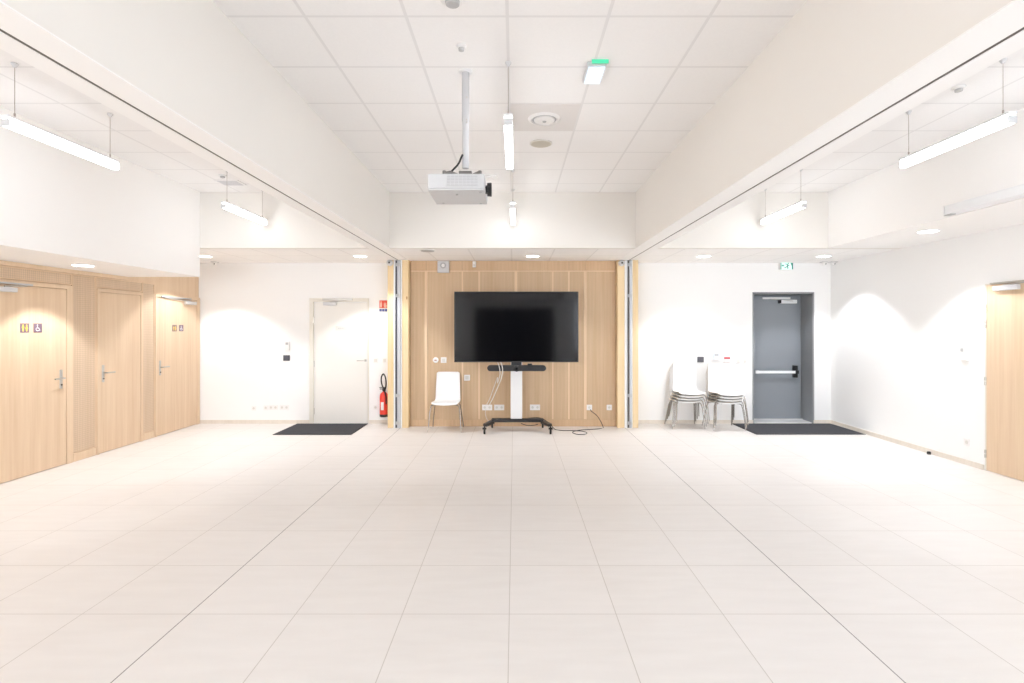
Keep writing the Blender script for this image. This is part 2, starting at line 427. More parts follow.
def toilet_door(nm, y0, y1, jn, jf, lab, handle_y, hdir, signs=None, closer=None, ztop=2.055):
    t = empty(nm, (XL, (y0 + y1) / 2, 0), lab, 'door', kind='structure')
    lx = XL + .004
    box(XL - .018, lx, y0, y1, .006, ztop).build('leaf', M['oak'], t, bevel=.002)
    mb = MB(); mb.box(XL - .019, XL + .010, jn, y0 - .006, 0, ztop + .006); mb.box(XL - .019, XL + .010, y1 + .006, jf, 0, ztop + .006)
    mb.box(XL - .019, XL + .010, jn, jf, ztop + .006, ztop + .05)
    mb.build('frame', M['oak_trim'], t)
    lever_handle(t, lx, handle_y, 1.02 if nm != 'door_2' else 1.03, hdir)
    if signs:
        for kind, yc, zc in signs:
            s = box(lx, lx + .004, yc - .05, yc + .05, zc - .05, zc + .05).build('sign', M['mauve'], t)
            U, V = (0, 1, 0), (0, 0, 1); O = (lx + .004, yc, zc)
            if kind == 'wc':
                tag(s, 'square mauve sign with yellow man and woman figures')
                mb = MB()
                for c in (-.021, .021):
                    mb.plate(circ(c, .029, .0085, 12), O, U, V, 0, .001)
                    if c < 0: mb.plate([(c - .013, .018), (c - .013, -.004), (c - .008, -.004), (c - .008, -.038), (c + .008, -.038), (c + .008, -.004), (c + .013, -.004), (c + .013, .018)], O, U, V, 0, .001)
                    else: mb.plate([(c - .008, .018), (c - .016, -.012), (c - .008, -.012), (c - .008, -.038), (c + .008, -.038), (c + .008, -.012), (c + .016, -.012), (c + .008, .018)], O, U, V, 0, .001)
                mb.build('figures', M['yellow'], s)
            else:
                tag(s, 'square mauve sign with white wheelchair symbol')
                mb = MB()
                mb.plate(circ(-.006, .031, .008, 12), O, U, V, 0, .001)
                mb.plate([(-.010, .022), (-.010, -.006), (.010, -.006), (.020, -.030), (.027, -.027), (.014, .002), (-.002, .002), (-.002, .022)], O, U, V, 0, .001)
                ring = circ(-.006, -.014, .021, 24); inner = circ(-.006, -.014, .015, 24)
                for i in range(4, 22):
                    j = i + 1
                    mb.plate([inner[i], ring[i], ring[j % 24], inner[j % 24]], O, U, V, 0, .001)
                mb.build('figures', M['plastic'], s)
    if closer:
        b0, b1, a0, a1 = closer
        c = box(lx, lx + .045, b0, b1, ztop - .075, ztop - .025).build('closer', M['lgrey'], t, bevel=.006)
        tag(c, 'silver door closer box')
        mb = MB(); mb.box(XL + .010, XL + .024, a0, a1, ztop + .008, ztop + .026)
        mb.build('closer_rail', M['alu'], c)
        mb = MB(); mb.tube([(lx + .03, (b0 + b1) / 2, ztop - .02), (XL + .02, a0 + .06 if a0 < b0 else a1 - .06, ztop + .004)], .007, 8)
        mb.build('closer_arm', M['steel'], c)
    return t
toilet_door('door_1', 5.17, 6.145, 5.085, 6.225, 'nearest wide oak door on the left with two square toilet signs', 6.07, -1,
            signs=[('wc', 5.62, 1.605), ('wheel', 5.775, 1.605)], closer=(5.24, 5.50, 5.28, 5.70))
toilet_door('door_2', 6.635, 7.365, 6.60, 7.405, 'narrow plain oak door without signs between the two toilet doors', 6.69, 1)
toilet_door('door_3', 7.705, 8.665, 7.665, 8.745, 'far oak door in the corner with two small toilet signs', 7.765, 1,
            signs=[('wc', 8.10, 1.60), ('wheel', 8.262, 1.60)], closer=(8.34, 8.60, 7.78, 8.50))

# white service door in the back wall
t = empty('door_4', (-2.94, YB, 0), 'off-white door with small name plate beside the fire extinguisher', 'door', kind='structure')
box(-3.355, -2.47, YB - .012, YB, .01, 2.03).build('leaf', M['doorwhite'], t, bevel=.003)
mb = MB(); mb.box(-3.432, -3.362, YB - .03, YB, 0, 2.04); mb.box(-2.463, -2.44, YB - .02, YB, 0, 2.04); mb.box(-3.432, -2.44, YB - .03, YB, 2.04, 2.10)
mb.build('frame', M['frame_off'], t, bevel=.003)
hp = at(365.5, 360.5, YB - .012)
hd = MB().lathe((hp[0], YB - .012, hp[2]), [(.024, 0), (.024, -.008)], 18, 'y').build('handle', M['steel'], t)
MB().tube(smooth_path([(hp[0], YB - .02, hp[2]), (hp[0], YB - .06, hp[2]), (hp[0] - .02, YB - .068, hp[2]), (hp[0] - .13, YB - .066, hp[2])], 5), .009, 10).build('lever', M['steel'], hd, smooth=True)
x0, _, z0 = at(323.5, 300.3, YB); x1 = at(353, 300, YB)[0]
c = box(x0 + .01, at(337, 0, YB)[0], YB - .06, YB - .012, at(0, 305.6, YB)[2], at(0, 302.2, YB)[2]).build('closer', M['lgrey'], t, bevel=.006)
box(x0, x1, YB - .05, YB - .03, at(0, 300.4, YB)[2], at(0, 298.4, YB)[2]).build('closer_rail', M['steel'], c)
MB().tube([(x0 + .12, YB - .055, at(0, 302.2, YB)[2]), (x1 - .08, YB - .045, at(0, 300.2, YB)[2])], .006, 8).build('closer_arm', M['steel'], c)
x0 = at(335.8, 0, YB)[0]; x1 = at(347.6, 0, YB)[0]; z1 = at(0, 326.2, YB)[2]; z0 = at(0, 330.6, YB)[2]
s = tag(box(x0, x1, YB - .017, YB - .012, z0, z1).build('name_plate', M['plastic_dim'], t), 'small beige plate with a line of grey letters')
mb = MB(); zc = (z0 + z1) / 2; xx = x0 + .045
for wd in (.012, .010, .013, .009, .012, .010, .012):     # too small in the photo to read: letter-like strokes
    mb.box(xx, xx + wd * .75, YB - .0185, YB - .0165, zc - .009, zc + .009); xx += .0155
mb.build('lettering', M['grey'], s)
for zc in (at(0, 411, YB)[2], at(0, 320, YB)[2], 1.0):
    MB().cyl((-3.358, YB - .022, zc - .05), (-3.358, YB - .022, zc + .05), .009, 10).build('hinge', M['steel'], t)

# grey emergency exit door in its deep reveal
YL = 9.11
t = empty('door_5', ((DX0 + DX1) / 2, YL, 0), 'grey emergency door with white push bar set deep in the wall', 'door', kind='structure')
mb = MB(); mb.box(DX0 - .04, DX1 + .04, YL, YL + .05, 0, DZ + .04)
mb.build('leaf_surround', M['revealgrey'], t)
mb = MB(); mb.box(DX1 - .006, DX1 + .02, YB - .008, YL, 0, DZ + .02); mb.box(DX0 - .02, DX0 + .006, YB - .008, YL, 0, DZ + .02); mb.box(DX0 + .006, DX1 - .006, YB - .008, YL, DZ - .006, DZ + .02)
mb.build('frame', M['revealgrey'], t)
box(DX0 + .012, DX1 - .04, YL - .035, YL, .03, DZ - .02).build('leaf', M['doorgrey'], t, bevel=.004)
mb = MB(); mb.box(DX0 + .006, DX1 - .006, YB + .02, YL - .002, -.001, .014); mb.box(DX0 + .006, DX1 - .006, YL - .06, YL - .036, .014, .026)
mb.build('threshold', M['alu_light'], t)
YF = YL - .035
z1 = at(0, 370.8, YF - .09)[2]; z0 = at(0, 373.4, YF - .09)[2]; zc = (z0 + z1) / 2
pb = box(at(755.5, 0, YF - .09)[0], at(795.5, 0, YF - .09)[0], YF - .10, YF - .075, z0, z1).build('push_bar', M['white_metal'], t, bevel=.004)
xe = at(795.7, 0, YF - .05)[0]
box(xe - .035, xe + .03, YF - .07, YF, zc - .10, zc + .11).build('push_bar_lock', M['black'], pb, bevel=.008)
box(xe - .03, xe + .03, YF - .105, YF - .07, zc - .03, zc + .03).build('push_bar_end', M['black'], pb, bevel=.008)
xa = at(757.5, 0, YF - .05)[0]
box(xa - .02, xa + .02, YF - .075, YF, zc - .03, zc + .03).build('push_bar_bracket', M['grey'], pb, bevel=.006)
c = box(at(780.8, 0, YF - .03)[0], at(796.5, 0, YF - .03)[0], YF - .055, YF, at(0, 303.6, YF)[2], at(0, 299.9, YF)[2]).build('closer', M['white_metal'], t, bevel=.006)
box(at(762, 0, YF)[0], at(789.5, 0, YF)[0], YF - .03, YF - .005, at(0, 299.2, YF)[2], at(0, 297.3, YF)[2]).build('closer_rail', M['alu_light'], c)
box(at(778.9, 0, YF - .03)[0], at(780.7, 0, YF - .03)[0], YF - .053, YF, at(0, 303.4, YF)[2], at(0, 300.1, YF)[2]).build('closer_end_cap', M['black'], c)
MB().tube([at(793, 301, YF - .06), at(770, 299, YF - .035)], .006, 8).build('closer_arm', M['steel'], c)

# oak door in the side wall
t = empty('door_6', (XR, 5.4, 0), 'oak door with three visible hinges in the white side wall', 'door', kind='structure')
yd0, yd1 = 4.93, 5.862
box(XR - .012, XR, yd0, yd1, .008, 2.085).build('leaf', M['oak'], t, bevel=.003)
mb = MB(); mb.box(XR - .006, XR, yd1, yd1 + .022, 0, 2.10); mb.box(XR - .006, XR, yd0 - .03, yd0, 0, 2.10); mb.box(XR - .006, XR, yd0, yd1, 2.086, 2.10)
mb.build('frame', M['frame_off'], t)
for py in (308.6, 324, 381, 453.6):
    z = at(0, py, 5.87)[2]
    mb = MB(); mb.cyl((XR - .018, yd1 + .006, z - .045), (XR - .018, yd1 + .006, z - .004), .010, 10); mb.cyl((XR - .018, yd1 + .006, z + .004), (XR - .018, yd1 + .006, z + .045), .010, 10)
    mb.build('hinge', M['steel'], t)
c = box(XR - .06, XR - .012, 5.46, 5.74, 2.01, 2.065).build('closer', M['lgrey'], t, bevel=.008)
box(XR - .03, XR - .006, 5.0, 5.80, 2.088, 2.105).build('closer_rail', M['steel'], c)
MB().tube([(XR - .05, 5.62, 2.068), (XR - .028, 5.2, 2.086)], .006, 8).build('closer_arm', M['steel'], c)
lever_handle(t, XR - .012, yd0 + .06, 1.03, 1, -1)

# ------------------------------------------------------------------ oak niche wall behind the television
YW = 8.51
NX0, NX1 = -1.695, 1.645
t = empty('wall_niche', (0, YW, 0), 'slatted oak wall behind the television', 'wall', kind='structure')
box(NX0, NX1, YW, YB, 0, ZS).build('panel', M['slat'], t)
zb = at(0, 271.2, YW)[2]
seams = [at(px, 0, YW)[0] for px in (426.2, 462.5, 479.2, 516, 552.8, 568.8, 585.3)]
mb = MB()
xs = [NX0] + seams + [NX1]
for a, b_ in zip(xs[:-1], xs[1:]): mb.box(a + .004, b_ - .004, YW - .009, YW, zb + .012, ZS - .004)
mb.build('header_band', M['slat_band'], t)
mb = MB()
for i, x in enumerate(seams):
    wd = .022 if i in (0, 3, 6) else .013
    mb.box(x - wd, x + wd, YW - .008, YW, .115, zb - .008)
mb.box(NX0, NX1, YW - .011, YW, zb - .008, zb + .008)
mb.build('stile', M['stile'], t)
box(NX0, NX1, YW - .012, YW, 0, .108).build('plinth', M['slat_band'], t, bevel=.002)

# post clusters that close the beams
def cluster(names, xo, xm0, xm1, xi, side, labs):
    y0 = 8.37
    a0, a1 = sorted(xo); b0, b1 = sorted(xi)
    struct(names[0], box(a0, a1, y0, YB, 0, ZS), M['pine'], labs[0], 'post', bevel=.004)
    struct(names[1], box(b0, b1, y0, YB, 0, ZS), M['pine'], labs[1], 'post', bevel=.004)
    lo, hi = min(a1, b1), max(a0, b0)
    t = empty(names[2], ((lo + hi) / 2, y0, 0), labs[2], 'jamb', kind='structure')
    box(lo + .002, xm0 - .006, y0 + .002, YB, 0, ZS).build('backing', M['white'], t); box(xm1 + .002, hi - .002, y0 + .002, YB, 0, ZS).build('backing', M['white'], t); box(xm0 - .005, xm1 + .001, y0 + .031, YB, 0, ZS).build('backing', M['grey'], t)
    mb = MB(); mb.box(xm0, xm0 + .03, y0 + .004, y0 + .03, 0, ZS - .01); mb.build('slot', M['dark'] if side else M['anth'], t)
    mb = MB(); mb.box(xm0 + .03, xm1, y0 - .012, y0 + .03, 0, ZS - .01); mb.box(xm0 - .004, xm0, y0 - .012, y0 + .03, 0, ZS - .01)
    mb.build('channel', M['alu'], t)
    mb = MB()
    for z in (ZS - .08, 2.12, .52, .08):
        mb.box(xm0 - .004, xm1, y0 - .018, y0 - .011, z - .025, z + .025)
    mb.build('clip', M['grey'], t)
cluster(('trim_11', 'trim_12', 'trim_13'), (-2.035, -1.942), -1.908, -1.828, (-1.803, -1.70), 0,
        ('outer pine post beside the fire extinguisher', 'inner pine post at the chair end of the oak wall', 'aluminium partition channel beside the fire extinguisher post'))
cluster(('trim_14', 'trim_15', 'trim_16'), (1.895, 1.985), 1.812, 1.878, (1.65, 1.765), 1,
        ('outer pine post nearest the stacked chairs', 'inner pine post with camera, at the cable end of the oak wall', 'aluminium partition channel between the pine posts near the stacked chairs'))

# ------------------------------------------------------------------ lights
def pendant(x, y0, label, ztop=ZC):
    z0 = H + 1.38; y1 = y0 + 1.0
    t = empty('pendant_light', (x, (y0 + y1) / 2, z0), label, 'pendant light', 'linear pendant lights under the high ceilings')
    box(x - .029, x + .029, y0 + .006, y1 - .006, z0, z0 + .062).build('diffuser', M['lamp'], t, bevel=.008)
    box(x - .030, x + .030, y0, y1, z0 + .0625, z0 + .08).build('housing', M['white_metal'], t)
    for ya, yb in ((y0, y0 + .005), (y1 - .005, y1)):
        box(x - .030, x + .030, ya, yb, z0, z0 + .05).build('end_cap', M['lgrey'], t)
    for yy in (y0 + .07, y1 - .07):
        wmb = MB().cyl((x, yy, z0 + .08), (x, yy, ztop - .012), .0022, 6).cyl((x, yy, z0 + .08), (x, yy, z0 + .115), .006, 8)
        wi = wmb.build('suspension_wire', M['copper'], t)
        MB().lathe((x, yy, ztop), [(.022, -.001), (.022, -.008), (.008, -.03)], 14).build('ceiling_rose', M['lgrey'], wi)
    return t
pendant(-3.49, 3.575, 'longer-looking glowing linear pendant light high above the nearer toilet door')
pendant(-3.36, 6.03, 'small glowing linear pendant light further back in the bay of the toilet doors')
pendant(-.043, 3.56, 'glowing linear pendant light beside the ceiling projector')
pendant(-.02, 6.04, 'short-looking glowing pendant light straight above the television')
pendant(3.36, 3.52, 'glowing linear pendant light nearest the projection screen case')
pendant(3.33, 6.0, 'small far glowing linear pendant on the exit door side')
for x, nm in ((-3.49, 'toilet door bay'), (-.043, 'central bay'), (3.36, 'thermostat wall bay')):  # extra pendants added out of view to even out the room's brightness
    for y in (1.0, -1.6):
        pendant(x, y, 'added unseen linear pendant light in the ' + nm + (', nearer' if y > 0 else ', rearmost'))

def downlight(x, y, z, label, watt):
    t = empty('downlight', (x, y, z), label, 'downlight', 'round recessed downlights')
    MB().lathe((x, y, z), [(.108, -.0005), (.108, -.004), (.098, -.008)], 28).build('ring', M['white_metal'], t)
    MB().lathe((x, y, z), [(.096, -.0085), (.088, -.010)], 24).build('lens', M['spot'], t)
    l = bpy.data.lights.new('downlight_beam', 'SPOT'); l.energy = watt; l.color = (.95, .98, 1.03)
    l.spot_size = math.radians(101); l.spot_blend = .3; l.shadow_soft_size = .045
    lo = bpy.data.objects.new('downlight_beam', l); COL.objects.link(lo); lo.parent = t; lo.location = (0, 0, -.03)
WD = 57
downlight(-4.70, 7.92, ZS, 'round downlight in the corner over the far toilet door', WD)
downlight(-2.34, 7.92, ZS, 'round downlight above the off-white door', WD)
downlight(.276, 7.92, ZS, 'round downlight above the television', WD * .85)
downlight(2.875, 7.92, ZS, 'round downlight above the stacked chairs', WD)
downlight(4.69, 7.92, ZS, 'round downlight in the corner near the grey exit door', WD)
downlight(4.65, 5.87, ZS, 'round downlight between thermostat and projection screen case', WD)
downlight(-4.76, 5.76, ZL, 'round downlight above the nearer toilet door', WD * .8)
downlight(-4.76, 3.7, ZL, 'round downlight in the lowest ceiling beside the viewer', WD * .5)
downlight(4.65, 3.8, ZS, 'round downlight over the side wall beside the viewer', WD * .45)

# ------------------------------------------------------------------ ceiling fittings
def ceil_d(py, z=ZC): return F * (z - H) / (327.5 - py)
# air diffuser in its grey metal tile
d = ceil_d(118.3); x = (544.3 - 514.5) * d / F
t = empty('air_diffuser', (x, d, ZC), 'round air diffuser in a plain grey ceiling tile', 'air vent')
box(-.033, .547, 4.306, 4.886, ZC - .004, ZC - .0005).build('tile', M['lgrey'], t)
t.children[0]['label'] = 'plain pale grey metal ceiling tile'
M['vent_tile'] = simple('vent_tile', (0.74, 0.715, 0.695), 0.6); t.children[0].data.materials[0] = M['vent_tile']
MB().lathe((x, d, ZC), [(.145, -.0045), (.140, -.012), (.118, -.020), (.112, -.012), (.112, -.006)], 40).build('outer_ring', M['plastic'], t, smooth=True)
MB().lathe((x, d, ZC), [(.106, -.013), (.106, -.0135)], 40).build('shadow_gap', M['grey'], t)
MB().lathe((x, d, ZC), [(.092, -.015), (.088, -.024), (.02, -.028)], 40).build('centre_disc', M['plastic'], t, smooth=True)
MB().lathe((x, d, ZC), [(.018, -.029), (.014, -.036)], 16).build('hub', M['grey'], t)
d = ceil_d(143.2); x = (541 - 514.5) * d / F
t = empty('ceiling_speaker', (x, d, ZC), 'flat beige round ceiling speaker behind the air diffuser', 'speaker')
MB().lathe((x, d, ZC), [(.112, -.0005), (.112, -.006), (.104, -.010)], 36).build('rim', M['plastic_dim'], t)
MB().lathe((x, d, ZC), [(.100, -.0105), (.09, -.013)], 36).build('grille', simple('beige_grille', (.60, .56, .47), .7), t)
def detector(px, py, r, name, label, cat, z=ZC, dark=True):
    d = ceil_d(py, z); x = (px - 514.5) * d / F
    t = empty(name, (x, d, z), label, cat)
    MB().lathe((x, d, z), [(r, -.0005), (r, -.010), (r * .85, -.018)], 24).build('base', M['plastic'], t)
    MB().lathe((x, d, z), [(r * .6, -.0185), (r * .55, -.034), (r * .3, -.038)], 20).build('sensor_head', M['grey'] if dark else M['plastic'], t)
detector(461.3, 45.5, .032, 'motion_sensor', 'small round ceiling sensor in front of the projector pole', 'sensor')
detector(452.5, -1.5, .07, 'smoke_detector', 'round detector cut by the top edge above the projector pole', 'smoke detector')
detector(489.5, 176, .10, 'smoke_detector', 'round white ceiling fitting just behind the projector', 'smoke detector', dark=False)
detector(958.7, 87, .045, 'motion_sensor', 'small ceiling sensor above the pendant near the screen case', 'sensor')
detector(222.5, 175, .045, 'smoke_detector', 'small round detector above the far pendant near the toilet doors', 'smoke detector')
# vent grille in side bay
d = ceil_d(182.3); x = (230.5 - 514.5) * d / F
t = empty('vent_grille', (x, d, ZC), 'flat square vent grille above the far pendant near the toilet doors', 'air vent')
box(x - .15, x + .15, d - .12, d + .12, ZC - .010, ZC - .0005).build('frame', M['plastic'], t)
mb = MB()
for k in range(6): mb.box(x - .12, x + .12, d - .095 + k * .034, d - .075 + k * .034, ZC - .014, ZC - .0102)
mb.build('louvre', M['lgrey'], t)
# dark round vent in the back soffit
d = ceil_d(250.2, ZS); x = (427.5 - 514.5) * d / F
t = empty('soffit_vent', (x, d, ZS), 'dark round vent in the low ceiling above the wall siren', 'air vent')
MB().lathe((x, d, ZS), [(.11, -.0005), (.11, -.008)], 28).build('rim', M['plastic'], t)
MB().lathe((x, d, ZS), [(.098, -.0085), (.09, -.016)], 28).build('grille', M['grey'], t)
# emergency luminaire
d0, d1 = 3.62, 3.88; x = .573
t = empty('emergency_light', (x, (d0 + d1) / 2, ZC), 'small glowing emergency light with green edge on the ceiling', 'emergency light')
box(x - .068, x + .068, d0, d1, ZC - .028, ZC - .0005).build('housing', M['lgrey'], t, bevel=.004)
box(x - .058, x + .058, d0 + .012, d1 - .012, ZC - .042, ZC - .0285).build('diffuser', M['emerg'], t, bevel=.003)
box(x - .040, x + .075, d0 - .030, d0 - .022, ZC - .026, ZC - .0005).build('green_plate', M['emgreen'], t)

# projection screen case on the side bulkhead
t = empty('projection_screen', (XBR - .06, 3.7, 2.70), 'long white rolled projection screen case on the side bulkhead', 'projection screen')
box(XBR - .115, XBR - .001, 2.3, 5.06, 2.702, 2.79).build('case', M['white_metal'], t, bevel=.012)
box(XBR - .117, XBR - .001, 5.061, 5.075, 2.704, 2.788).build('end_cap', M['plastic'], t)
box(XBR - .10, XBR - .05, 5.0, 5.085, 2.694, 2.7015).build('drop_bar_end', M['grey'], t)

# ------------------------------------------------------------------ projector
M['proj'] = simple('projector_shell', (.58, .58, .585), .5, 0, .3)
px_ = -.352; py_ = 3.76
t = empty('projector', (-.42, 3.74, 2.55), 'white ceiling projector on a long white pole', 'projector')
MB().lathe((px_, py_, ZC), [(.05, -.0005), (.05, -.006), (.032, -.012)], 24).build('ceiling_plate', M['white_metal'], t)
MB().lathe((px_, py_, ZC), [(.027, -.012), (.027, -.36), (.024, -.362), (.024, -.70)], 20).build('pole', simple('pole_paint', (.55, .55, .56), .8, 0, .1), t, smooth=True)
mb = MB()
for z in (ZC - .20, ZC - .36, ZC - .38): MB().cyl((px_ + .01, py_ - .026, z), (px_ + .01, py_ - .034, z), .006, 8).build('pole_screw', M['steel'], t)
zt = H + 1.068
bx0, bx1, by0, by1, bz0 = at(427.2, 0, 3.56)[0], at(484.5, 0, 3.56)[0], 3.56, 3.98, H + .938
box(bx0, bx1, by0, by1, bz0 + .009, zt - .016).build('body', [M['proj']], t, bevel=.012)
box(bx0 + .004, bx1 - .004, by0 + .006, by1 - .004, bz0, bz0 + .0085).build('lower_shell', M['proj'], t)
gx0, gx1 = at(446.8, 0, 3.555)[0], at(478, 0, 3.555)[0]; gz1, gz0 = at(0, 175, 3.555)[2], at(0, 185.6, 3.555)[2]
g = box(gx0, gx1, 3.556, 3.5605, gz0, gz1).build('vent_grille', M['grey'], t)
mb = MB()
for k in range(7): mb.box(gx0, gx1, 3.551, 3.5555, gz0 + (gz1 - gz0) * (k + .15) / 7, gz0 + (gz1 - gz0) * (k + .65) / 7)
for k in range(9): mb.box(gx0 + (gx1 - gx0) * k / 8 - .0012, gx0 + (gx1 - gx0) * k / 8 + .0012, 3.550, 3.5555, gz0, gz1)
mb.build('louvre', M['lgrey'], g)
lc = (bx1, 3.72, H + .982)
MB().lathe(lc, [(.030, -.002), (.030, .010), (.047, .011), (.049, .040), (.044, .042)], 28, 'x').build('lens', M['black'], t, smooth=True)
MB().tube([(bx1 + .004, 3.66, bz0 + .05), (bx1 + .014, 3.655, bz0 + .02), (bx1 + .012, 3.655, bz0 + .005)], .007, 8).build('lens_lever', M['black'], t)
mb = MB()
for x, y in ((bx0 + .06, by1 - .05), (bx1 - .05, by1 - .04), (bx0 + .19, by0 + .12), (bx1 - .03, by0 + .05)):
    MB().cyl((x, y, bz0 - .0002), (x, y, bz0 - .006), .009, 10).build('foot_screw', M['grey'], t)
mb = MB()
mb.box(px_ - .06, px_ + .06, py_ - .05, py_ + .05, zt + .0, zt + .012); mb.box(px_ - .045, px_ + .045, py_ - .035, py_ + .035, zt + .014, zt + .05)
mb.tube([(px_ - .14, 3.66, zt + .012), (px_ - .10, 3.67, zt + .024), (px_ - .03, 3.72, zt + .008), (px_, py_, zt + .012)], .012, 8)
mb.tube([(px_ + .11, 3.66, zt + .022), (px_ + .05, 3.70, zt + .008), (px_, py_, zt + .012)], .012, 8)
mb.cyl((px_ - .14, 3.66, zt - .022), (px_ - .14, 3.66, zt + .03), .013, 10); mb.cyl((px_ + .11, 3.66, zt - .022), (px_ + .11, 3.66, zt + .03), .013, 10)
mb.build('mount_bracket', simple('bracket_metal', (.17, .16, .15), .5, .3), t)
MB().tube(smooth_path([(px_ - .02, py_ - .02, zt + .17), (px_ - .05, py_ - .03, zt + .10), (px_ - .09, py_ - .02, zt + .06), (px_ - .13, py_, zt + .02), (px_ - .15, py_ + .03, zt - .018)], 6), .0075, 8).build('cable', M['black'], t, smooth=True)

# ------------------------------------------------------------------ television, cart and video bar
YT = 8.03
tx0, tx1 = at(454.3, 0, YT)[0], at(578.4, 0, YT)[0]; tz1, tz0 = at(0, 291.6, YT)[2], at(0, 362.2, YT)[2]; tcx = (tx0 + tx1) / 2
t = empty('television', (tcx, YT, tz0), 'very large black television on a wheeled cart', 'television')
b = MB(); b.box(tx0, tx1, YT + .004, YT + .045, tz0, tz1); b.box(tcx - .55, tcx + .55, YT + .045, YT + .075, tz0 + .15, tz1 - .2)
b.build('housing', M['bezel'], t, bevel=.004)
box(tx0 + .012, tx1 - .012, YT, YT + .0035, tz0 + .016, tz1 - .012).build('screen', M['screen'], t)
mb = MB(); mb.box(tx0, tx1, YT - .003, YT + .0038, tz0, tz0 + .014); mb.box(tx0, tx1, YT - .003, YT + .0038, tz1 - .010, tz1)
mb.box(tx0, tx0 + .010, YT - .003, YT + .0038, tz0 + .014, tz1 - .010); mb.box(tx1 - .010, tx1, YT - .003, YT + .0038, tz0 + .014, tz1 - .010)
mb.build('bezel', M['black'], t)
cx = at(516.4, 0, 8.12)[0]
t = empty('tv_cart', (cx, 8.15, 0), 'black wheeled cart with white column under the television', 'tv cart')
box(cx - .09, cx + .09, 8.11, 8.19, .19, 1.35).build('column', M['white_metal'], t, bevel=.008)
mb = MB(); mb.box(cx - .30, cx + .30, 8.108, 8.14, 1.30, 1.36); mb.box(cx - .30, cx + .30, 8.108, 8.14, 1.75, 1.81); mb.box(cx - .09, cx + .09, 8.14, 8.19, 1.36, 1.9)
mb.build('mount_plate', M['black'], t)
zb_ = .165
fxl, fxr = at(483.8, 0, 7.86)[0], at(551.3, 0, 7.86)[0]
bxl, bxr = at(491.5, 0, 8.12)[0], at(543.5, 0, 8.12)[0]
mb = MB(); mb.box(bxl, bxr, 8.09, 8.21, zb_ - .025, zb_ + .022)
mb.build('crossbar', M['black'], t, bevel=.006)
for xa, xb in ((bxl, fxl), (bxr, fxr)):
    s = 1 if xb > xa else -1
    mb = MB()
    v = []
    for (x, y) in ((xa, 8.20), (xa, 8.10), (xb, 7.84), (xb - s * .06, 7.93)):
        pass
    quad = [(xa - s * .05, 8.095), (xa + s * .02, 8.18), (xb + s * .012, 7.88), (xb - s * .045, 7.82)]
    if s < 0: quad = quad[::-1]
    mb.plate(quad, (0, 0, 0), (1, 0, 0), (0, 1, 0), zb_ - .045, zb_ - .005)
    mb.tube([(xa - s * .02, 8.20, zb_ - .005), (xa + s * .0, 8.36, zb_ - .03)], .02, 8)
    mb.build('leg', M['black'], t, bevel=.004)
    for (wx, wy) in ((xb - s * .01, 7.86), (xa, 8.355)):
        k = MB().cyl((wx, wy, zb_ - .045), (wx, wy, .085), .012, 10).box(wx - .03, wx + .03, wy - .006, wy + .02, .075, .10)
        ca = k.build('caster', M['black'], t)
        MB().lathe((wx - .014, wy + .012, .040), [(.034, 0), (.040, .005), (.040, .023), (.034, .028)], 24, 'x').build('wheel', M['rubber'], ca, smooth=True)
        MB().lathe((wx - .017, wy + .012, .040), [(.016, 0), (.016, .034)], 14, 'x').build('wheel_hub', M['grey'], ca)
YV = 8.02
vx0, vx1 = at(487.2, 0, YV)[0], at(546.2, 0, YV)[0]; vz1, vz0 = at(0, 365.3, YV)[2], at(0, 371.2, YV)[2]; vz = (vz0 + vz1) / 2; vr = (vz1 - vz0) / 2
t = empty('video_bar', ((vx0 + vx1) / 2, YV, vz0), 'dark video conference bar with round camera under the television', 'video bar')
pts = [(vx0 + vr - vr * math.sin(PI * i / 12), vr * -math.cos(PI * i / 12)) for i in range(13)] + [(vx1 - vr + vr * math.sin(PI * i / 12), vr * math.cos(PI * i / 12)) for i in range(13)]
MB().plate([(a, b_) for a, b_ in pts][::-1], (0, YV + .07, vz), (1, 0, 0), (0, 0, 1), 0, .07).build('body', simple('bar_fabric', (.035, .036, .038), .8), t, bevel=.005)
MB().lathe(((vx0 + vx1) / 2, YV, vz - .003), [(.048, .0), (.048, -.02), (.03, -.035)], 24, 'y').build('camera_housing', M['black'], t, smooth=True)
MB().lathe(((vx0 + vx1) / 2, YV, vz - .003), [(.02, -.0355), (.018, -.038)], 18, 'y').build('camera_lens', M['screen'], t)
box(cx - .08, cx + .08, YV + .03, YV + .075, vz1 + .001, tz0 - .001).build('mounting_bracket', M['black'], t)
box(cx + .17, cx + .24, YV - .01, YV + .04, vz1 + .001, vz1 + .026).build('webcam_clip', M['black'], t, bevel=.004)

# cables
def cable(pts, r, mat, label, name='power_cable', n=6):
    mb = MB(); P = smooth_path(pts, n); mb.tube(P, r, 8)
    o = mb.build(name, M[mat], origin=pts[0], smooth=True); return tag(o, label, 'cable')
so = at(590.4, 409.5, YW - .02)
pts = [so, (so[0] + .01, so[1] - .05, so[2] - .02), at(598, 417, 8.42), floor_pt(603.2, 427.4), floor_pt(600.0, 428.6), floor_pt(592, 429.3), floor_pt(582.7, 429.8), floor_pt(575, 431),
       floor_pt(572.5, 432.5), floor_pt(577, 434.2), floor_pt(584, 434.4), floor_pt(587, 432.8), floor_pt(582, 431.2, .02), floor_pt(573.5, 430.6, .018), floor_pt(562, 430.5),
       floor_pt(555, 429.3), at(551, 425, 8.17), at(546, 420.8, 8.2), at(539.6, 417.9, 8.22), at(531, 417.9, 8.24), at(524, 419, 8.24)]
cable(pts, .0055, 'black', 'black power cable looping over the floor from socket to cart')
pts = [at(499, 360, 8.13), at(501.5, 364, 8.00), at(502.6, 371, 8.0), at(501, 379, 8.05), at(498.6, 385, 8.15), at(494, 396, 8.3), at(489.5, 404.5, YW - .02)]
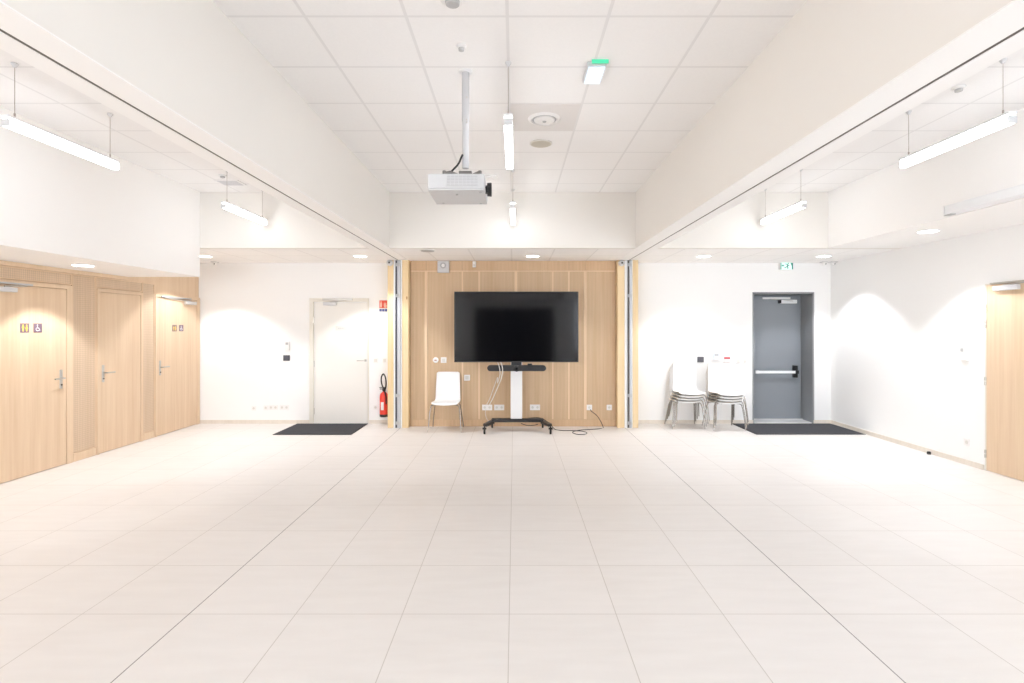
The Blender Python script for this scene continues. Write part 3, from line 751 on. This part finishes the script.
cable(pts, .0075, 'cable', 'white cable hanging from the television to a wall socket', 'hanging_cable')
pts = [at(496.5, 360, 8.12), at(499, 366, 7.985), at(500, 374, 8.02), at(497.5, 383, 8.2), at(497.3, 378, 8.3), at(490, 398, 8.45), at(486.5, 405, YW - .02)]
cable(pts, .006, 'cable', 'thinner white cable beside the first one under the television', 'hanging_cable')
pts = [at(486, 409, YW - .02), at(485.3, 413, 8.45), at(486.5, 418, 8.4), at(489, 421.5, 8.3), at(493, 421, 8.24)]
cable(pts, .004, 'cable', 'short white cable from the double socket down to the cart foot', 'hanging_cable')
pts = [at(521, 423.5, 8.2), at(527, 425.3, 8.18), at(534, 425.2, 8.2), at(538, 424.2, 8.22)]
cable(pts, .006, 'black', 'short black cable hanging below the cart crossbar', 'hanging_cable')

# ------------------------------------------------------------------ wall fittings on y-facing walls
def socket(px, py, d, wpx, hpx, label, kind='single', name='wall_socket', cat='socket', group=None, mat='plastic', depth=.010):
    x, _, z = at(px, py, d); w = wpx * d / F / 2; h = hpx * d / F / 2
    t = empty(name, (x, d, z - h), label, cat, group)
    box(x - w, x + w, d - depth, d - .0003, z - h, z + h).build('cover_plate', M[mat], t, bevel=.003)
    n = 2 if kind == 'double' else 1
    for k in range(n):
        cxx = x + (0 if n == 1 else (k - .5) * w)
        if kind in ('single', 'double'):
            f = MB().lathe((cxx, d - depth, z), [(.021, -.0005), (.021, -.002), (.017, -.0015)], 20, 'y').build('socket_well', M['plastic_dim'], t)
            mb = MB(); [mb.cyl((cxx + sx * .009, d - depth - .0022, z), (cxx + sx * .009, d - depth - .0032, z), .0028, 8) for sx in (-1, 1)]
            mb.cyl((cxx, d - depth - .0022, z + .011), (cxx, d - depth - .0042, z + .011), .0025, 8)
            mb.build('pin_hole', M['grey'], f)
        elif kind == 'switch':
            box(cxx - w * .6, cxx + w * .6, d - depth - .004, d - depth - .0003, z - h * .6, z + h * .6).build('rocker', M['plastic_dim'], t, bevel=.002)
    return t
W_ = YW
socket(487.2, 407.4, W_, 10, 5.6, 'double white socket left of the cart column, further from it', 'double')
socket(499.2, 407.4, W_, 10, 5.6, 'double white socket left of the cart column, nearer to it', 'double')
socket(535.0, 407.3, W_, 10, 5.6, 'double white socket on the cable side of the cart column', 'double')
socket(589.3, 407.4, W_, 5.4, 5.4, 'white socket that the black floor cable is plugged into')
socket(609.2, 407.4, W_, 5.2, 5.4, 'single white socket nearest the inner pine post')
socket(443.7, 360.1, W_, 5.6, 5.6, 'square white switch above the lone chair', 'switch', 'light_switch', 'switch')
socket(467.1, 377.7, W_, 5.8, 5.8, 'square white switch beside the lone chair backrest', 'switch', 'light_switch', 'switch')
x, _, z = at(435.7, 360.1, W_)
t = empty('wall_button', (x, W_, z - .05), 'round white wall button with dark centre above the lone chair', 'button')
MB().lathe((x, W_, z), [(.047, -.0003), (.045, -.014), (.036, -.020)], 28, 'y').build('round_cover', M['plastic'], t, smooth=True)
box(x - .018, x + .018, W_ - .024, W_ - .0202, z - .007, z + .007).build('button_slot', simple('slot_red', (.35, .10, .06), .5), t)
# siren and motion detector on top of the oak wall
x, _, z = at(443.7, 267.2, W_)
t = empty('wall_siren', (x, W_, z - .095), 'square white wall box with round speaker cone under the low ceiling', 'siren')
box(x - .093, x + .093, W_ - .07, W_ - .0095, z - .095, z + .095).build('casing', M['lgrey'], t, bevel=.008)
MB().lathe((x, W_ - .07, z + .02), [(.048, -.0005), (.048, -.005), (.030, -.002)], 26, 'y').build('cone_ring', M['grey'], t)
MB().lathe((x, W_ - .07, z + .02), [(.028, -.0055), (.02, -.012)], 20, 'y').build('cone_cap', M['plastic'], t)
x, _, z = at(474.4, 264.8, W_)
t = empty('motion_detector', (x, W_, z - .05), 'small upright white motion detector beside the wall siren', 'sensor')
box(x - .027, x + .027, W_ - .055, W_ - .0095, z - .045, z + .052).build('casing', M['plastic'], t, bevel=.006)
box(x - .018, x + .018, W_ - .060, W_ - .0555, z - .03, z + .005).build('lens_window', M['plastic_dim'], t, bevel=.002)

# white wall fittings
B = YB
x, _, z = at(287.8, 346.0, B)
t = empty('intercom', (x, B, z - .07), 'small white wall unit with grey screen above a dark square plate', 'intercom')
box(x - .036, x + .036, B - .035, B - .0003, z - .075, z + .075).build('casing', M['plastic'], t, bevel=.006)
box(x - .022, x + .022, B - .038, B - .0353, z + .022, z + .060).build('display', M['grey'], t)
def dark_plate(px, py, label):
    x, _, z = at(px, py, B); t = empty('switch_plate', (x, B, z - .045), label, 'switch')
    box(x - .054, x + .054, B - .012, B - .0003, z - .046, z + .046).build('cover_plate', M['anth'], t, bevel=.003)
    mb = MB(); mb.box(x - .045, x - .003, B - .015, B - .0123, z - .037, z + .037); mb.box(x + .003, x + .045, B - .015, B - .0123, z - .037, z + .037)
    mb.build('rocker', simple('anthracite_rocker', (.10, .10, .12), .5), t)
dark_plate(286.7, 358.0, 'dark square switch plate under the white intercom')
dark_plate(700.4, 359.5, 'dark square plate above the stacked chairs')
socket(251.2, 362.3, B, 2.2, 2.2, 'tiny white cap on the wall between corner and intercom', 'plain', 'cable_outlet', 'outlet', depth=.006)
socket(254.0, 408.2, B, 4.6, 4.6, 'white socket low on the wall, first from the oak corner', 'single')
socket(266.0, 407.8, B, 4.8, 4.8, 'white socket low on the wall, second from the oak corner', 'single')
socket(273.5, 407.4, B, 9.0, 4.8, 'double white socket in the low row, third from the oak corner', 'double')
socket(284.5, 407.4, B, 9.0, 4.8, 'double white socket in the low row, closest to the off-white door', 'double')
socket(375.7, 360.4, B, 5.0, 5.0, 'white switch beside the off-white door handle', 'switch', 'light_switch', 'switch')
socket(384.9, 360.4, B, 4.6, 5.0, 'white switch next to the outer pine post', 'switch', 'light_switch', 'switch')
socket(375.6, 407.3, B, 4.0, 4.4, 'white socket low beside the fire extinguisher', 'single')
socket(738.0, 361.0, B, 4.4, 4.6, 'white switch beside the grey door, further from it', 'switch', 'light_switch', 'switch')
socket(744.8, 361.2, B, 4.4, 4.6, 'white switch beside the grey door, closest to it', 'switch', 'light_switch', 'switch')
x, _, z = at(715.8, 356.5, B)
t = empty('alarm_box', (x, B, z - .055), 'pale blue-white wall box with grey window above the second chair stack', 'alarm')
box(x - .046, x + .046, B - .035, B - .0003, z - .055, z + .055).build('casing', simple('bluish_plastic', (.74, .79, .86), .4), t, bevel=.006)
box(x - .032, x + .032, B - .038, B - .0353, z + .015, z + .042).build('window', M['grey'], t)
x, _, z = at(726.3, 359.2, B)
t = empty('fire_alarm_box', (x, B, z - .05), 'small call point with red strip beside the alarm box', 'alarm')
box(x - .05, x + .05, B - .035, B - .0003, z - .055, z + .045).build('casing', simple('pinkish_plastic', (.85, .76, .75), .4), t, bevel=.006)
box(x - .052, x + .052, B - .04, B - .0353, z + .006, z + .036).build('red_strip', simple('callred', (.55, .05, .07), .4), t, bevel=.003)

# fire extinguisher and its sign
ex, ez0 = -2.165, .13; ey = 8.66
t = empty('fire_extinguisher', (ex, ey, ez0), 'red fire extinguisher with black hose hung by the off-white door', 'fire extinguisher')
MB().lathe((ex, ey, ez0), [(.060, .0), (.070, .008), (.0705, .045)], 28).build('foot_ring', M['black'], t, smooth=True)
MB().lathe((ex, ey, ez0), [(.0695, .046), (.070, .33), (.062, .375), (.035, .405), (.022, .415), (.022, .425)], 32).build('cylinder', M['red'], t, smooth=True)
box(ex - .035, ex + .012, ey - .072, ey - .066, ez0 + .12, ez0 + .25).build('label_sticker', M['plastic'], t)
mb = MB(); mb.lathe((ex, ey, ez0), [(.028, .426), (.028, .465), (.02, .475)], 18)
mb.box(ex - .07, ex + .03, ey - .012, ey + .012, ez0 + .452, ez0 + .468); mb.box(ex - .075, ex + .02, ey - .012, ey + .012, ez0 + .478, ez0 + .49)
mb.build('valve', M['black'], t, bevel=.002)
MB().tube(smooth_path([(ex + .02, ey - .02, ez0 + .44), (ex + .04, ey - .03, ez0 + .52), (ex + .035, ey - .03, ez0 + .64), (ex + .0, ey - .03, ez0 + .71), (ex - .035, ey - .03, ez0 + .66),
                       (ex - .03, ey - .04, ez0 + .56), (ex + .01, ey - .06, ez0 + .46), (ex + .05, ey - .075, ez0 + .36), (ex + .055, ey - .075, ez0 + .22)], 7), .011, 10).build('hose', M['rubber'], t, smooth=True)
box(ex - .02, ex + .02, ey + .068, B - .0003, ez0 + .25, ez0 + .33).build('wall_bracket', M['steel'], t)
x, _, z = at(383.4, 306.0, B)
t = empty('extinguisher_sign', (x, B, z - .1), 'red and blue fire extinguisher sign on the white wall', 'sign')
box(x - .073, x + .073, B - .004, B - .0003, z - .10, z + .10).build('plate', M['plastic'], t)
O = (x, B - .004, z); U = (1, 0, 0); V = (0, 0, 1)
mb = MB(); mb.plate(rect(-.066, .066, -.035, .094), O, U, V, 0, .001); mb.build('red_field', M['signred'], t)
O2 = (x, B - .005, z)
mb = MB(); mb.plate([(-.050, -.025), (-.030, -.025), (-.022, -.005), (-.022, .04), (-.030, .055), (-.030, .075), (-.045, .085), (-.045, .055), (-.055, .045), (-.055, -.015)], O2, U, V, 0, .001)
mb.plate([(.018, -.028), (.05, -.028), (.058, .0), (.046, .03), (.050, .055), (.036, .035), (.030, .07), (.016, .035), (.006, .05), (.008, -.005)], O2, U, V, 0, .001)
mb.build('symbol', simple('sign_pink', (.85, .50, .40), .5), t)
mb = MB(); [mb.plate(rect(a, a + .040, -.092, -.050), O, U, V, 0, .001) for a in (-.066, -.020, .026)]; mb.build('blue_class_fields', M['signblue'], t)
# exit sign above the grey door
x, _, z = at(785.0, 266.6, B); yx = B - .05
t = empty('exit_sign', (x, yx, z - .07), 'small lit green running man exit sign above the grey door', 'exit sign')
box(x - .108, x + .108, yx, B - .0003, z - .056, z + .062).build('housing', M['plastic'], t, bevel=.004)
box(x - .104, x + .104, yx - .006, yx - .0005, z - .054, z + .058).build('lit_panel', M['exitglow'], t)
O = (x, yx - .006, z)
mb = MB(); mb.plate(rect(-.104, -.088, -.052, .056), O, U, V, 0, .002); mb.plate(rect(.084, .104, -.052, .056), O, U, V, 0, .002)
mb.plate([(.060, .056), (.084, .056), (.084, .0), (.076, .02)], O, U, V, 0, .002)
mb.plate([(.01, .012), (-.005, .03), (-.03, .03), (-.03, .042), (.0, .042), (.018, .032), (.03, .02), (.042, .018), (.042, .008), (.028, .008), (.018, -.01), (.03, -.025), (.018, -.048), (.008, -.044), (.016, -.026), (-.0, -.012), (-.014, -.028), (-.04, -.028), (-.04, -.018), (-.02, -.018)], O, U, V, 0, .002)
mb.plate(circ(.026, .045, .010, 14), O, U, V, 0, .002)
mb.plate([(-.082, .01), (-.06, .035), (-.06, .018), (-.042, .018), (-.042, .002), (-.06, .002), (-.06, -.015)], O, U, V, 0, .002)
mb.build('pictogram', M['exitgreen'], t)

# security cameras
def dome_cam(px, py, d, label, r=.05, ztop=None):
    x, _, z = at(px, py, d)
    t = empty('security_camera', (x, d, z), label, 'camera')
    MB().lathe((x, d - .02, z), [(r, .019), (r, -.01), (r * .85, -.03), (r * .5, -.045)], 26, 'y').build('casing', M['lgrey'], t, smooth=True)
    MB().lathe((x, d - .02, z), [(r * .34, -.0455), (r * .26, -.052)], 16, 'y').build('lens', M['black'], t)
    return t
dome_cam(390.0, 263.0, 8.37 - .001, 'round camera on top of the outer pine post by the extinguisher')
dome_cam(621.3, 263.2, 8.37 - .001, 'round camera on top of the inner pine post by the floor cable')
def bracket_cam(px, label, w=.09):
    x = at(px, 0, 8.62)[0]
    t = empty('security_camera', (x, 8.62, ZS), label, 'camera')
    box(x - w * .5, x + w * .5, 8.56, 8.66, ZS - .014, ZS - .0005).build('mounting_plate', M['lgrey'], t, bevel=.003)
    MB().lathe((x, 8.60, ZS - .014), [(.035, 0), (.033, -.02), (.022, -.045)], 20).build('casing', M['plastic'], t, smooth=True)
    MB().lathe((x + .01, 8.575, ZS - .040), [(.009, 0), (.007, -.01)], 12, 'y').build('lens', M['black'], t)
bracket_cam(215.3, 'small ceiling camera in the oak door corner')
bracket_cam(823.5, 'small ceiling camera above the grey door, nearer the exit sign')
bracket_cam(832.5, 'small ceiling camera in the corner beyond the grey door', .12)

# side wall fittings
y = 6.14; z = 1.30
t = empty('thermostat', (XR, y, z - .08), 'white thermostat with grey display beside the side wall oak door', 'thermostat')
box(XR - .03, XR - .0003, y - .045, y + .045, z - .08, z + .08).build('casing', M['plastic'], t, bevel=.006)
box(XR - .034, XR - .0303, y - .0, y + .038, z + .025, z + .065).build('display', M['grey'], t)
y = 6.12; z = .265
t = empty('wall_socket', (XR, y, z - .04), 'white socket low on the side wall beside the oak door', 'socket')
box(XR - .010, XR - .0003, y - .04, y + .04, z - .04, z + .04).build('cover_plate', M['plastic'], t, bevel=.003)
MB().lathe((XR - .010, y, z), [(.022, -.0003), (.018, -.002)], 18, 'x').build('socket_well', M['plastic_dim'], t)
x, y, _ = floor_pt(929, 454.5)
t = empty('door_stop', (5.255, 6.62, 0), 'small dark door stop at the foot of the side wall', 'door stop')
MB().lathe((5.255, 6.62, 0), [(.022, .0), (.022, .03), (.018, .036)], 18).build('rubber_bumper', M['rubber'], t, smooth=True)
MB().lathe((5.255, 6.62, 0), [(.0225, .004), (.0225, .008)], 18).build('steel_ring', M['steel'], t)

# ------------------------------------------------------------------ door mats
def mat_(x0, x1, y0, y1, label):
    t = empty('door_mat', ((x0 + x1) / 2, (y0 + y1) / 2, 0), label, 'door mat')
    box(x0 + .02, x1 - .02, y0 + .02, y1 - .02, .0005, .011).build('carpet', M['carpet'], t, bevel=.002)
    mb = MB(); mb.box(x0, x1, y0, y0 + .0195, .0005, .007); mb.box(x0, x1, y1 - .0195, y1, .0005, .007)
    mb.box(x0, x0 + .0195, y0 + .02, y1 - .02, .0005, .007); mb.box(x1 - .0195, x1, y0 + .02, y1 - .02, .0005, .007)
    mb.build('rubber_edge', M['rubber'], t)
mat_(-3.625, -2.445, 7.82, 8.72, 'dark grey door mat in front of the off-white door')
mat_(3.63, 5.275, 7.84, 8.725, 'long dark grey door mat in front of the grey exit door')

# ------------------------------------------------------------------ chairs
def make_chair(loc):
    t = empty('chair', loc)
    prof = smooth_path([(-.232, .418), (-.226, .434), (-.20, .443), (-.10, .444), (.0, .438), (.09, .434), (.150, .440), (.186, .462), (.203, .505), (.212, .58), (.225, .70), (.240, .82), (.248, .895)][:] and
                       [(0, a, b) for a, b in [(-.232, .418), (-.226, .434), (-.20, .443), (-.10, .444), (.0, .438), (.09, .434), (.150, .440), (.186, .462), (.203, .505), (.212, .58), (.225, .70), (.240, .82), (.248, .895)]], 5)
    L = [0]
    for a, b in zip(prof[:-1], prof[1:]): L.append(L[-1] + (b - a).length)
    tot = L[-1]; nu = 16
    def hw(s):
        q = s / tot
        if q < .40: w = .206 + .006 * math.sin(PI * q / .4)
        elif q < .55: w = .206 - .008 * (q - .40) / .15
        else: w = .198 - .014 * (q - .55) / .45
        for e in (s, tot - s):
            R = .026 if e is not s else .04
            if e < R: w -= R * (1 - math.sqrt(max(0, 1 - ((R - e) / R) ** 2)))
        return w
    T = .011
    me = MB(); k = len(prof)
    for layer in (0, 1):
        for i, p in enumerate(prof):
            a = prof[max(i - 1, 0)]; b = prof[min(i + 1, k - 1)]; tg = (b - a).normalized()
            nrm = Vector((0, -tg.z, tg.y))      # up/forward side of the shell
            w = hw(L[i])
            for j in range(nu + 1):
                u = -1 + 2 * j / nu
                q = L[i] / tot
                lift = .012 * u * u if q < .5 else -.020 * (1 - u * u) * 0
                fwd = -.018 * u * u * min(1, max(0, (q - .5) / .2)) if q > .5 else (.016 * u * u if q < .06 else .016 * u * u * max(0, (.2 - q) / .14))
                P = Vector((u * w, p.y + fwd, p.z + (lift if 0 else (.010 * u * u if q < .5 else 0))))
                me.v.append(Vector(loc) + P - (nrm * T if layer else Vector()))
    st = (nu + 1)
    for i in range(k - 1):
        for j in range(nu):
            a = i * st + j
            me.f.append([a, a + 1, a + st + 1, a + st]); me.m.append(0)
            b = k * st + a
            me.f.append([b, b + st, b + st + 1, b + 1]); me.m.append(1)
    o = k * st
    for i in range(k - 1):
        for j in (0, nu):
            a = i * st + j; me.f.append([a, a + st, o + a + st, o + a]); me.m.append(1)
    for i in (0, k - 1):
        for j in range(nu):
            a = i * st + j; me.f.append([a, a + 1, o + a + 1, o + a]); me.m.append(0)
    sh = me.build('seat_shell', [M['shell'], M['shell_under']], t, smooth=True)
    lx, ly, lz = loc
    def L_(x, y, z): return (lx + x, ly + y, lz + z)
    for s in (-1, 1):
        MB().tube(smooth_path([L_(s * .05, -.10, .418), L_(s * .13, -.125, .417), L_(s * .195, -.15, .409), L_(s * .221, -.165, .375), L_(s * .236, -.19, .25), L_(s * .256, -.222, .006)], 6), .0085, 10).build('leg', M['chrome'], t, smooth=True)
        MB().tube(smooth_path([L_(s * .05, .09, .410), L_(s * .12, .10, .408), L_(s * .178, .118, .400), L_(s * .203, .135, .365), L_(s * .22, .17, .24), L_(s * .248, .235, .006)], 6), .0085, 10).build('leg', M['chrome'], t, smooth=True)
    mb = MB(); mb.tube([L_(-.09, -.14, .415), L_(-.09, .13, .405)], .009, 8); mb.tube([L_(.09, -.14, .415), L_(.09, .13, .405)], .009, 8)
    mb.build('seat_frame', M['chrome'], t)
    return t
M['shell_under'] = simple('shell_underside', (.60, .52, .42), .5)
SOLO = (-1.070, 8.20, 0)
ch = make_chair(SOLO)
tag(ch, 'single white shell chair with chrome legs against the oak wall', 'chair')
def stack(x, y, rz, n, names, group, dz=.045, dx=.017, dy=-.016):
    for k in range(n):
        c = copy_tree(ch)
        r = random.uniform(-.012, .012)
        c.location = (x + dx * k * (1 if x < 3 else .4) + random.uniform(-.003, .003), y + dy * k, dz * k)
        c.rotation_euler = (0, 0, rz + r)
        tag(c, names[k], 'chair', group)
stack(2.752, 8.46, math.radians(0), 4, ['bottom white chair of the stack nearer the pine post', 'second chair up in the stack nearer the pine post',
      'third chair up in the stack nearer the pine post', 'topmost white chair of the stack nearer the pine post'], 'white chairs stacked nearer the pine post')
stack(3.335, 8.335, math.radians(4), 4, ['bottom white chair of the stack beside the grey door mat', 'second chair up in the stack beside the grey door mat',
      'third chair up in the stack beside the grey door mat', 'topmost white chair of the stack beside the grey door mat'], 'white chairs stacked beside the grey door mat')

# ------------------------------------------------------------------ world, camera, view
wd = bpy.data.worlds.new('World'); SC.world = wd; wd.use_nodes = True
wd.node_tree.nodes['Background'].inputs[0].default_value = (.89, .965, 1.06, 1); wd.node_tree.nodes['Background'].inputs[1].default_value = 11.0  # bright sky enters through the added rear windows as fill
cam = bpy.data.cameras.new('Camera'); co = bpy.data.objects.new('Camera', cam); COL.objects.link(co)
co.location = (0, 0, H); co.rotation_euler = (PI / 2, 0, 0)
cam.sensor_width = 36; cam.sensor_fit = 'HORIZONTAL'; cam.lens = F / 1024 * 36
cam.shift_x = -2.5 / 1024; cam.shift_y = -14.0 / 1024
cam.clip_start = .05; cam.clip_end = 100
SC.camera = co
SC.view_settings.view_transform = 'Standard'; SC.view_settings.look = 'None'
SC.view_settings.exposure = 0.64; SC.view_settings.gamma = 1.0
SC.view_settings.use_curve_mapping = False
SC.cycles.max_bounces = 14; SC.cycles.diffuse_bounces = 9; SC.cycles.glossy_bounces = 4
SC.cycles.sample_clamp_indirect = 8
SC.cycles.use_denoising = True
